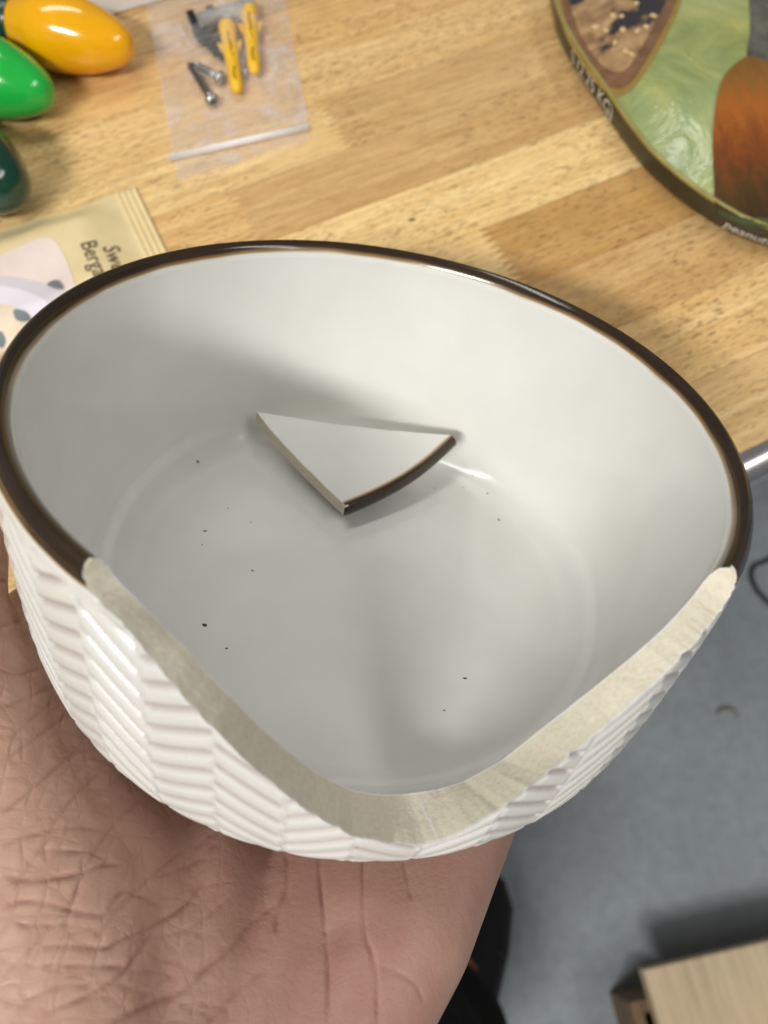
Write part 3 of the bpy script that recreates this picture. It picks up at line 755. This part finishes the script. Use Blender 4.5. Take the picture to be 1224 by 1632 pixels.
V, Fc = [], []; NU, NV = 44, 52
for layer in (1, 0):
    for i in range(NV + 1):
        for j in range(NU + 1):
            u, v = j / NU, i / NV; p = quad_pt(u, v) - bag.location
            e_ = min(1, 6 * min(u, 1 - u)) * min(1, 7 * (1 - v)) 
            lift = .0095 * math.exp(-(((u - .58) / .30) ** 2 + ((v - .30) / .34) ** 2)) * e_
            wr = .0005 * (math.sin(u * 21 + v * 9) + math.sin(v * 33 - u * 14 + 1)) * e_
            p.z = (.0009 + lift + max(0, wr) + .0006 * e_) if layer else .0004
            V.append(p)
n1_ = (NU + 1) * (NV + 1)
for L_ in range(2):
    for i in range(NV):
        for j in range(NU):
            a_ = L_ * n1_ + i * (NU + 1) + j; f = (a_, a_ + 1, a_ + NU + 2, a_ + NU + 1); Fc.append(f if L_ else f[::-1])
link("film", mesh("film", V, Fc), FILM, bag)
zl, zr = tbl(268, 251, .002) - bag.location, tbl(492, 201, .002) - bag.location
zl.z = zr.z = .0022
ZIPM = plain("zip_plastic", srgb(252, 248, 248), 0.3, var=.03)
for off in (0, .0022):
    d_ = Vector((0, -off, 0)); V, Fc = tube([zl + d_, (zl + zr) / 2 + d_ + Vector((0, 0, .0004)), zr + d_], 0.00085 if off == 0 else .0004, 8); link("zip_strip", mesh("zip_strip", V, Fc), ZIPM, bag)

PLUGM = plain("yellow_nylon", srgb(240, 190, 40), 0.4, var=.06); SLIT = plain("slit_dark", srgb(120, 78, 10), 0.7)
def wall_plug(label, top, tip):
    p0, p1 = tbl(*top, .0052), tbl(*tip, .0050); Ln = (p1 - p0).length; mw = axis_matrix(p0, p1)
    r = empty("wall_plug", mw); tag(r, label, "wall plug", "yellow wall plugs in the zip bag"); R = .0041
    pr_ = [(.6 * R, 0), (1.12 * R, 0), (1.18 * R, .03 * Ln), (1.02 * R, .07 * Ln), (.98 * R, .3 * Ln), (.92 * R, .5 * Ln), (.9 * R, .54 * Ln), (.84 * R, .56 * Ln), (.9 * R, .60 * Ln), (.82 * R, .72 * Ln), (.86 * R, .76 * Ln), (.80 * R, .88 * Ln), (.72 * R, .95 * Ln), (.4 * R, .995 * Ln), (.0001, Ln)]
    V, Fc = lathe(pr_, 28); link("sleeve", mesh("sleeve", V, Fc), PLUGM, r)
    for s in (-1, 1):   # anti-rotation fins
        V = [(.30 * Ln, s * R * .8, .0006), (.30 * Ln, s * R * .8, -.0006), (.34 * Ln, s * R * 1.35, .0006), (.34 * Ln, s * R * 1.35, -.0006), (.24 * Ln, s * R * 1.55, .0005), (.24 * Ln, s * R * 1.55, -.0005), (.45 * Ln, s * R * .85, .0006), (.45 * Ln, s * R * .85, -.0006)]
        Fc = [(0, 2, 6), (1, 7, 3), (0, 4, 2), (1, 3, 5), (2, 4, 5, 3), (0, 1, 5, 4), (2, 3, 7, 6), (0, 6, 7, 1)]
        link("fin", mesh("fin", V, Fc, False), PLUGM, r)
    for seg_ in ([(.20, 0), (.34, .0), (.44, .12), (.50, .0), (.56, .22)], [(.72, .15), (.78, .05), (.84, -.05), (.9, .1)]):
        pts = [(a_ * Ln, b_ * R, R * (.97 if a_ < .5 else .84)) for a_, b_ in seg_]
        V, Fc = tube(pts, .00042, 6); link("slit", mesh("slit", V, Fc), SLIT, r)
    return r
wall_plug("yellow plastic wall plug overlapping the black bracket in the zip bag", (362, 42), (378, 146))
wall_plug("yellow plastic wall plug nearest the right side of the zip bag", (396, 10), (406, 117))
SCREWM = plain("zinc", (0.52, 0.52, 0.52, 1), 0.28, 0.5, .1, 300, Metallic=1.0); DARKM = plain("recess_dark", (.03, .03, .03, 1), .6)
def screw(label, head, tip, h0=.0035, h1=.002):
    p0, p1 = tbl(*head, h0), tbl(*tip, h1); Ln = (p1 - p0).length; r = empty("screw", axis_matrix(p0, p1)); tag(r, label, "screw", "screws in the zip bag")
    V, Fc = lathe([(.0002, -.0024), (.0022, -.0022), (.0034, -.0012), (.0036, 0), (.0030, .0006), (.0016, .0012)], 24); hd = link("head", mesh("head", V, Fc), SCREWM, r)
    pr_ = [(.0016, .001)]
    x = .004
    while x < Ln - .004: pr_ += [(.0013, x), (.0019, x + .0006)]; x += .0012
    pr_ += [(.0012, Ln - .003), (.00005, Ln)]
    V, Fc = lathe(pr_, 14); link("shank", mesh("shank", V, Fc), SCREWM, r)
    bm = bmesh.new(); box(bm, -.00262, -.0020, -.0021, .0021, -.0004, .0004); box(bm, -.00263, -.0020, -.0004, .0004, -.0021, .0021)
    link("cross_recess", bm_mesh("cross_recess", bm), DARKM, hd)
screw("steel screw with its head lowest in the zip bag", (338, 160), (299, 98))
screw("steel screw half hidden behind the black bracket, head beside the yellow plug", (350, 124), (304, 99), .0035, .0045)
screw("steel screw lying between the two yellow wall plugs", (377, 30), (392, 124), .004, .002)
# black cord bracket: plate with two slots and two prongs
BLK = plain("black_plastic", (.012, .012, .013, 1), 0.4); p0 = tbl(306, 48, .003); bx_ = table_dir(tbl(306, 48), tbl(352, 36)); by_ = Vector((bx_.y, -bx_.x, 0))
BMw = Matrix(((bx_.x, by_.x, 0, p0.x), (bx_.y, by_.y, 0, p0.y), (0, 0, 1, p0.z), (0, 0, 0, 1)))
br = empty("bracket", BMw); tag(br, "small black plastic cord bracket with two slots in the zip bag", "bracket")
bm = bmesh.new()
w_ = .0150; pl_ = [(0, 0), (w_, 0), (w_, .028), (.010, .032), (.006, .028), (.001, .016)]
segs_ = [(-.0002, .0172, 0, .0045), (.0, .0042, .0045, .0100), (.0140, .0172, .0045, .0100), (.0012, .0172, .0100, .0138), (.0030, .0060, .0138, .0180), (.0140, .0172, .0138, .0180), (.0042, .0172, .0180, .0240), (.0065, .0165, .0240, .0285)]
for a_, b_, c_, d_ in segs_: box(bm, a_, b_, c_, d_, -.0012 if True else 0, .0012, .0004)
link("plate", bm_mesh("plate", bm), BLK, br)
for xx in (.0006, .0112):
    bm = bmesh.new(); box(bm, xx, xx + .0040, -.0105, .0008, -.0011, .0040, .0005); link("prong", bm_mesh("prong", bm), BLK, br)
pa, pb = tbl(318, 32, .0075), tbl(402, 8, .0065)
V, Fc = tube([pa, pb], .0034, 20); tag(link("roller_pin", mesh("roller_pin", V, Fc), plain("white_pin", srgb(205, 205, 205), .3, var=.04)), "pale round pin clipped in the black bracket", "pin")

# ------------------------------------------------------------------ sachet with printed lettering
c0 = tbl(214, 293, .003); vdir = table_dir(tbl(214, 293), tbl(262, 392)); udir = table_dir(tbl(190, 298), tbl(0, 376))
udir = (udir - vdir * udir.dot(vdir)).normalized()
PKM = Matrix(((udir.x, vdir.x, 0, c0.x), (udir.y, vdir.y, 0, c0.y), (0, 0, 1, TABLE_Z), (0, 0, 0, 1)))
if PKM.to_3x3().determinant() < 0: FLIPPED = True
sac = empty("sachet", Matrix.Translation((c0.x, c0.y, TABLE_Z)))
tag(sac, "beige paper sachet with dark lettering behind the bowl's left rim", "sachet")
UL, VL = .105, .068
def sac_h(u, v):
    eu = min(1, max(0, (u - .0095) / .022)) * min(1, max(0, (UL - .0095 - u) / .022)); ev = min(1, max(0, v / .016)) * min(1, max(0, (VL - v) / .016))
    sm_ = lambda t: t * t * (3 - 2 * t)
    h = .0012 + .0062 * sm_(eu) ** .8 * sm_(ev) ** .8
    if u < .0095: h = .0011 + .00045 * math.sin(u / .0095 * math.pi * 7) 
    h += .0005 * math.sin(u * 160 + v * 55) * sm_(eu) * (1 - .5 * ev) + .0004 * math.sin(v * 210 - u * 95 + 1) * sm_(eu)
    return h
def sac_pt(u, v, dz=0.0): p = udir * u + vdir * v; return Vector((p.x, p.y, sac_h(u, v) + dz))
us = np.r_[np.linspace(0, .0095, 50), np.linspace(.0095, UL, 70)[1:]]; vs = np.linspace(0, VL, 48)
V = [sac_pt(u, v) for u in us for v in vs]; Fc = []
nvv = len(vs)
for i in range(len(us) - 1):
    for j in range(nvv - 1): Fc.append((i * nvv + j, i * nvv + j + 1, (i + 1) * nvv + j + 1, (i + 1) * nvv + j))
nb = len(V); V += [Vector((p.x, p.y, .0002)) for p in [(udir * u + vdir * v) for u in (0, UL) for v in (0, VL)]]
Fc.append((nb, nb + 1, nb + 3, nb + 2))
SACM = plain("sachet_paper", srgb(226, 206, 158), 0.42, 0.4, .05, 60, .0006)
link("wrapper", mesh("wrapper", V, Fc), SACM, sac)
def flat_patch(fn, poly, mat, name, parent, res, off):
    """fill a 2D polygon with a grid of points and lay it on a surface fn(u,v,dz)"""
    bm = bmesh.new(); vs_ = [bm.verts.new((p[0], p[1], 0)) for p in poly]; bm.faces.new(vs_)
    bmesh.ops.triangulate(bm, faces=bm.faces[:])
    for _ in range(7):
        long_ = [e for e in bm.edges if e.calc_length() > res]
        if not long_: break
        bmesh.ops.subdivide_edges(bm, edges=long_, cuts=1); bmesh.ops.triangulate(bm, faces=bm.faces[:])
    for v in bm.verts: v.co = fn(v.co.x, v.co.y, off)
    bm.normal_update()
    if sum(f.normal.z * f.calc_area() for f in bm.faces) < 0: bmesh.ops.reverse_faces(bm, faces=bm.faces[:])
    me = bpy.data.meshes.new(name); bm.to_mesh(me); bm.free(); me.polygons.foreach_set("use_smooth", [True] * len(me.polygons))
    return link(name, me, mat, parent)
def sac_uv(px, py):
    p = tbl(px, py, .006) - Vector((c0.x, c0.y, 0)); return (p.x * udir.x + p.y * udir.y, p.x * vdir.x + p.y * vdir.y)
def px_patch(pts, mat, name, off):
    uv = [sac_uv(p.x, p.y) for p in smooth_poly([(x, y, 0) for x, y in pts], 6, True)]
    uv = [(min(max(u, .001), UL - .001), min(max(v, .0005), VL - .001)) for u, v in uv]
    out = [uv[0]]
    for q_ in uv[1:]:
        if (Vector(q_) - Vector(out[-1])).length > 1e-5: out.append(q_)
    return flat_patch(sac_pt, out, mat, name, sac, .003, off)
pk = plain("print_pale_pink", srgb(232, 214, 204), .45, var=.03); lil = plain("print_lilac", srgb(208, 202, 206), .45, var=.04); wht = plain("print_white", srgb(228, 222, 230), .45, var=.02); teal = plain("print_slate", srgb(112, 124, 126), .45); crm = plain("print_cream", srgb(228, 210, 184), .45)
px_patch([(-120, 470), (-40, 430), (20, 402), (62, 386), (88, 388), (104, 410), (116, 440), (128, 480), (150, 540), (60, 600), (-60, 640)], pk, "print_shape", .00025)
px_patch([(-120, 490), (-40, 452), (10, 446), (60, 452), (110, 470), (160, 540), (90, 600), (-60, 640)], lil, "print_shape", .0005)
px_patch([(-110, 500), (-40, 466), (5, 462), (50, 470), (90, 496), (120, 540), (60, 620), (-60, 630)], wht, "print_shape", .00075)
px_patch([(-100, 520), (-40, 494), (0, 490), (30, 496), (56, 515), (70, 550), (30, 610), (-50, 620)], crm, "print_shape", .001)
px_patch([(78, 458), (94, 452), (104, 466), (92, 466)], teal, "print_leaf", .00125)
px_patch([(26, 500), (44, 502), (50, 512), (30, 514)], teal, "print_leaf", .00125)
px_patch([(-6, 534), (2, 528), (6, 540), (-4, 548)], teal, "print_leaf", .00125)
def text_mesh(body, size):
    cu = bpy.data.curves.new("t", 'FONT'); cu.body = body; cu.size = size; cu.resolution_u = 3
    o = bpy.data.objects.new("t", cu); COL.objects.link(o); bpy.context.view_layer.update()
    dg = bpy.context.evaluated_depsgraph_get(); me = bpy.data.meshes.new_from_object(o.evaluated_get(dg), depsgraph=dg)
    bpy.data.objects.remove(o); bpy.data.curves.remove(cu)
    b = bmesh.new(); b.from_mesh(me); bmesh.ops.triangulate(b, faces=b.faces[:])
    for _ in range(2): bmesh.ops.subdivide_edges(b, edges=[e for e in b.edges if e.calc_length() > size * .12], cuts=1); bmesh.ops.triangulate(b, faces=b.faces[:])
    b.to_mesh(me); b.free(); return me
INK = plain("brown_ink", srgb(84, 66, 50), .6)
for body, px0 in (("Sweet", (163, 394)), ("Bergamot", (129, 391))):
    me = text_mesh(body, .0098); u0, v0 = sac_uv(*px0)
    for vtx in me.vertices:
        x, y = vtx.co.x, vtx.co.y; vtx.co = sac_pt(u0 - y, v0 + x, .0004)
    me.update(); link("lettering", me, INK, sac)

# ------------------------------------------------------------------ printed nut pouch, top right
PO_H = .0125
out_px = [(872, -160), (876, -60), (885, 0), (897, 35), (913, 65), (935, 100), (958, 131), (984, 170), (1010, 206), (1034, 236), (1060, 262), (1092, 289), (1128, 315), (1165, 338), (1202, 356), (1300, 388), (1380, 402)]
top2 = [tbl(x, y, PO_H) for x, y in out_px]
far = [top2[-1] + Vector((.06, .03, 0)), top2[-1] + Vector((.08, .12, 0)), top2[0] + Vector((.13, .03, 0)), top2[0] + Vector((.03, .03, 0))]
loop = smooth_poly(top2 + far, 8, True); NP = len(loop)
pc = sum(loop, Vector()) / NP
pouch = empty("nut_pouch", Matrix.Translation((pc.x, pc.y, TABLE_Z)))
tag(pouch, "glossy green printed pouch of nuts with dark lettered side, top right corner", "pouch")
lp = [Vector((p.x - pc.x, p.y - pc.y, 0)) for p in loop]
def inset(p, s): return Vector((p.x * s, p.y * s, 0))
V, Fc = [], []
fracs = list(np.linspace(0.0005, 1, 24))
def dome(s): return PO_H + .012 * (1 - s ** 2.2)
for s in fracs:
    for p in lp: q_ = inset(p, s); q_.z = dome(s); V.append(q_)
for i in range(len(fracs) - 1):
    for k in range(NP): Fc.append((i * NP + k, i * NP + (k + 1) % NP, (i + 1) * NP + (k + 1) % NP, (i + 1) * NP + k))
Fc.append(tuple(range(NP)))
bv = BVHTree.FromPolygons(V, Fc)
def green_print():
    m = M("green_print", 0.20, 0.5); v = m.obj(); f = m.noise(v, 26, 5, .6, 1.0); g = m.noise(v, 9, 3)
    c = m.ramp(f, [(.3, srgb(118, 132, 78)), (.5, srgb(154, 160, 96)), (.72, srgb(192, 186, 110))])
    c = m.mix(m.ramp(g, [(.4, g4(0)), (.65, g4(.7))]), c, srgb(146, 168, 124)); m.col(c); m.bump(m.noise(v, 34, 4, .6, 1.5), .0026, .6); return m.m
link("printed_face", mesh("printed_face", V, Fc), green_print(), pouch)
V, Fc = [], []
sp_ = [(1.0, PO_H), (1.004, PO_H - .001), (1.002, .0088), (.995, .005), (.975, .0018), (.93, .0004)]
for s, z in sp_:
    for p in lp: q_ = inset(p, s); q_.z = z; V.append(q_)
for i in range(len(sp_) - 1):
    for k in range(NP): Fc.append((i * NP + k, (i + 1) * NP + k, (i + 1) * NP + (k + 1) % NP, i * NP + (k + 1) % NP))
link("side_band", mesh("side_band", V, Fc), plain("dark_olive_film", srgb(58, 54, 38), .3, var=.25, scale=40), pouch)
# olive seam line that runs round the edge of the face
V, Fc = tube([Vector((p.x * .992, p.y * .992, dome(.992) + .0002)) for p in lp] + [Vector((lp[0].x * .992, lp[0].y * .992, dome(.992) + .0002))], .0012, 8, False)
link("seam", mesh("seam", V, Fc), plain("seam_olive", srgb(150, 140, 78), .3), pouch)
def pouch_pt(x, y, dz):
    h = bv.ray_cast(Vector((x, y, .2)), Vector((0, 0, -1))); z = h[0].z if h[0] is not None else PO_H
    return Vector((x, y, z + dz))
def po_patch(pts, mat, name, off, closed=6, hh=.02):
    pp = smooth_poly([(x, y, 0) for x, y in pts], closed, True)
    xy = [tbl(p.x, p.y, hh) for p in pp]; xy = [(p.x - pc.x, p.y - pc.y) for p in xy]
    return flat_patch(pouch_pt, xy, mat, name, pouch, .004, off)
def nut_material():
    m = M("nut_window", .12, .5); v = m.obj(); f = m.noise(v, 120, 5, .6, .5); g = m.noise(v, 45, 3)
    c = m.ramp(f, [(.3, srgb(112, 84, 60)), (.55, srgb(172, 138, 98)), (.75, srgb(196, 166, 122))])
    c = m.mix(m.ramp(g, [(.5, g4(0)), (.56, g4(1))]), c, srgb(52, 48, 52)); m.col(c); m.b.inputs['Coat Weight'].default_value = .5; m.bump(f, .001, .5); return m.m
po_patch([(893, -80), (893, -20), (905, 30), (930, 75), (958, 112), (985, 134), (1010, 134), (1034, 110), (1058, 70), (1080, 20), (1096, -40), (1100, -90)], plain("frame_ochre", srgb(150, 122, 62), .2), "window_border", .0004)
po_patch([(899, -80), (899, -20), (912, 30), (936, 74), (962, 106), (988, 126), (1008, 125), (1030, 100), (1052, 62), (1072, 18), (1086, -40), (1090, -90)], plain("frame_brown", srgb(122, 90, 66), .2, var=.25), "window_border", .0008)
po_patch([(908, -80), (908, -25), (920, 22), (942, 64), (966, 94), (988, 108), (1002, 106), (1018, 88), (1038, 54), (1058, 12), (1070, -40), (1074, -90)], nut_material(), "window", .0012)
nutm = plain("nut_cream", srgb(206, 178, 132), .35, var=.15, scale=400)
nb_ = bmesh.new(); bmesh.ops.create_icosphere(nb_, subdivisions=2, radius=1.0); nme = bm_mesh("nut", nb_, True); nme.materials.append(nutm)
for x, y in ((975, 32), (988, 36), (1010, 20), (1025, 58), (1036, 42), (980, 70), (996, 86), (1004, 92), (1012, 62), (990, 56), (965, 50), (1020, 4), (996, 8), (950, 40)):
    p = tbl(x, y, .02); o = bpy.data.objects.new("nut", nme); COL.objects.link(o); o.parent = pouch
    o.location = pouch_pt(p.x - pc.x, p.y - pc.y, .0012); o.scale = (random.uniform(.0012, .0024), random.uniform(.001, .0018), .0009); o.rotation_euler = (0, 0, random.uniform(0, 3))
AMB_OFF = -0.08 - 9.0 * (tbl(1180, 326, .02).y - pc.y)
def amber_material():
    m = M("amber_print", .14, .5); v = m.obj(); f = m.noise(m.obj((1.6, .5, 1)), 130, 6, .75, .6); y_ = m.n('ShaderNodeSeparateXYZ'); m.l(v, y_.inputs[0])
    t = m.math('ADD', m.math('ADD', m.math('MULTIPLY', y_.outputs[1], 9.0), AMB_OFF), m.math('MULTIPLY', f, .5))
    m.col(m.ramp(t, [(.1, srgb(56, 42, 26)), (.28, srgb(78, 56, 30)), (.45, srgb(122, 66, 30)), (.68, srgb(164, 96, 36)), (.85, srgb(138, 94, 42)), (1.0, srgb(120, 84, 34))]))
    return m.m
po_patch([(1185, -80), (1188, 0), (1190, 60), (1186, 112), (1230, 140), (1290, 110), (1290, -80)], plain("grey_glass_print", srgb(92, 92, 84), .2, var=.5, scale=90), "print_neck", .0005)
po_patch([(1188, 106), (1160, 122), (1142, 148), (1134, 190), (1135, 235), (1144, 280), (1152, 312), (1180, 326), (1240, 332), (1310, 320), (1320, 180), (1270, 120), (1225, 116)], amber_material(), "print_jar", .0009)
po_patch([(1155, 316), (1182, 326), (1240, 334), (1250, 346), (1190, 338), (1160, 326)], plain("print_dark", srgb(72, 82, 50), .2), "print_shadow", .0012)
LETW = plain("white_print", srgb(225, 222, 210), .5, var=.03)
# lettering on the side band, following the outline
cum = np.r_[0, np.cumsum([(lp[(k + 1) % NP] - lp[k]).length for k in range(NP)])]
def along(s):
    k = int(np.searchsorted(cum, s) - 1); k = max(0, min(NP - 1, k)); t = (s - cum[k]) / max(1e-9, cum[k + 1] - cum[k])
    return lp[k].lerp(lp[(k + 1) % NP], t)
def s_of(px, py):
    p = tbl(px, py, .008) - Vector((pc.x, pc.y, 0)); p.z = 0; return cum[min(range(NP), key=lambda k: (lp[k] - p).length)]
for body, st_ in (("S (2.25 KG)", (902, 84)), ("peanuts", (1140, 372))):
    me = text_mesh(body, .0100 if body[0] == 'S' else .0072); s0 = s_of(*st_)
    for vtx in me.vertices:
        x, y = vtx.co.x, vtx.co.y; p = along(s0 + x * 1.0); zz = .0036 + y
        sc_ = np.interp(zz, [.0004, .0018, .005, .0088, .0115, .0125], [.93, .975, .995, 1.002, 1.004, 1.0])
        nrm = Vector((p.x, p.y, 0)).normalized(); vtx.co = Vector((p.x * sc_, p.y * sc_, zz)) + nrm * .0004
    me.update(); link("lettering", me, LETW, pouch)

# tiny crumbs on the table top
V, Fc = [], []
for px, py, L_ in ((656, 350, .0022), (748, 324, .0006), (703, 40, .0008)):
    c = tbl(px, py, .0004); b0 = len(V)
    for dx, dy, dz_ in ((-1, 0, 0), (0, -.25, 0), (1, .3, 0), (0, .25, 0), (0, 0, .3)): V.append(c + Vector((dx, dy, dz_)) * L_)
    Fc += [(b0, b0 + 1, b0 + 4), (b0 + 1, b0 + 2, b0 + 4), (b0 + 2, b0 + 3, b0 + 4), (b0 + 3, b0, b0 + 4)]
tag(link("crumbs", mesh("crumbs", V, Fc, False), plain("green_crumb", srgb(52, 74, 46), .8)), "dark green crumbs scattered on the wooden table top", "crumbs", kind="stuff")

# ================================================================== things on the floor
STW = wood_material("pale_pine", 'Y', (0.60, 0.45, 0.27, 1), (0.76, 0.61, 0.40, 1), pores=False, tint=False, gain=0.35, rough=.5)
STD = wood_material("brown_pine", 'Y', (0.16, 0.10, 0.05, 1), (0.24, 0.155, 0.08, 1), pores=False, tint=False, gain=.5, rough=.6)
SH = 0.10
k0 = at_z(1026, 1546, SH); kx = at_z(1224, 1500, SH) - k0; kx.z = 0; kx.normalize(); ky = Vector((-kx.y, kx.x, 0))
STM = Matrix(((kx.x, ky.x, 0, k0.x), (kx.y, ky.y, 0, k0.y), (0, 0, 1, 0), (0, 0, 0, 1)))
bm = bmesh.new(); box(bm, 0, .34, -.30, 0, SH - .020, SH, .0012)
tag(link("wood_board", bm_mesh("wood_board", bm), STW, mw=STM), "pale pine board lying on a dark brown box at bottom right", "board")
b0p = STM.inverted() @ at_z(1003, 1598, .0798)
wbox = empty("wooden_box", STM); tag(wbox, "dark brown wooden box under the pale pine board at bottom right", "box")
X0, Y1 = b0p.x, b0p.y
for nm, (x0, x1, y0, y1) in (("side", (X0, X0 + .012, Y1 - .26, Y1)), ("side", (X0 + .30, X0 + .312, Y1 - .26, Y1)), ("end_panel", (X0 + .0122, X0 + .2998, Y1 - .012, Y1 - .0002)), ("end_panel", (X0 + .0122, X0 + .2998, Y1 - .2598, Y1 - .248))):
    bm = bmesh.new(); box(bm, x0, x1, y0, y1, .0005, .0796, .001); link(nm, bm_mesh(nm, bm), STD, wbox)
bm = bmesh.new(); box(bm, X0 + .0124, X0 + .2996, Y1 - .2478, Y1 - .0122, .0005, .006); link("bottom", bm_mesh("bottom", bm), STD, wbox)

kp = [flo(1260, 870, .003), flo(1222, 893, .003), flo(1202, 902, .003), flo(1198, 920, .003), flo(1210, 945, .003), flo(1240, 970, .003), flo(1290, 985, .003)]
V, Fc = tube(smooth_poly(kp, 10), .0032, 10); tag(link("floor_cable", mesh("floor_cable", V, Fc), plain("cable_rubber", (.015, .015, .017, 1), .5)), "black cable looping on the floor at the right edge", "cable")
wp = smooth_poly([flo(1142, 1136, .003), flo(1152, 1129, .006), flo(1166, 1130, .007), flo(1174, 1136, .006), flo(1176, 1142, .002)], 6)
V, Fc = [], []
for p in wp: V += [p + Vector((0, .0018, 0)), p + Vector((.001, -.0018, .0004)), p + Vector((.001, -.0018, -.0006)), p + Vector((0, .0018, -.001))]
for i in range(len(wp) - 1):
    for k in range(4): Fc.append((i * 4 + k, i * 4 + (k + 1) % 4, i * 4 + 4 + (k + 1) % 4, i * 4 + 4 + k))
tag(link("wood_shaving", mesh("wood_shaving", V, Fc), plain("shaving", srgb(120, 106, 78), .7)), "small curled brown wood shaving on the grey floor", "shaving")
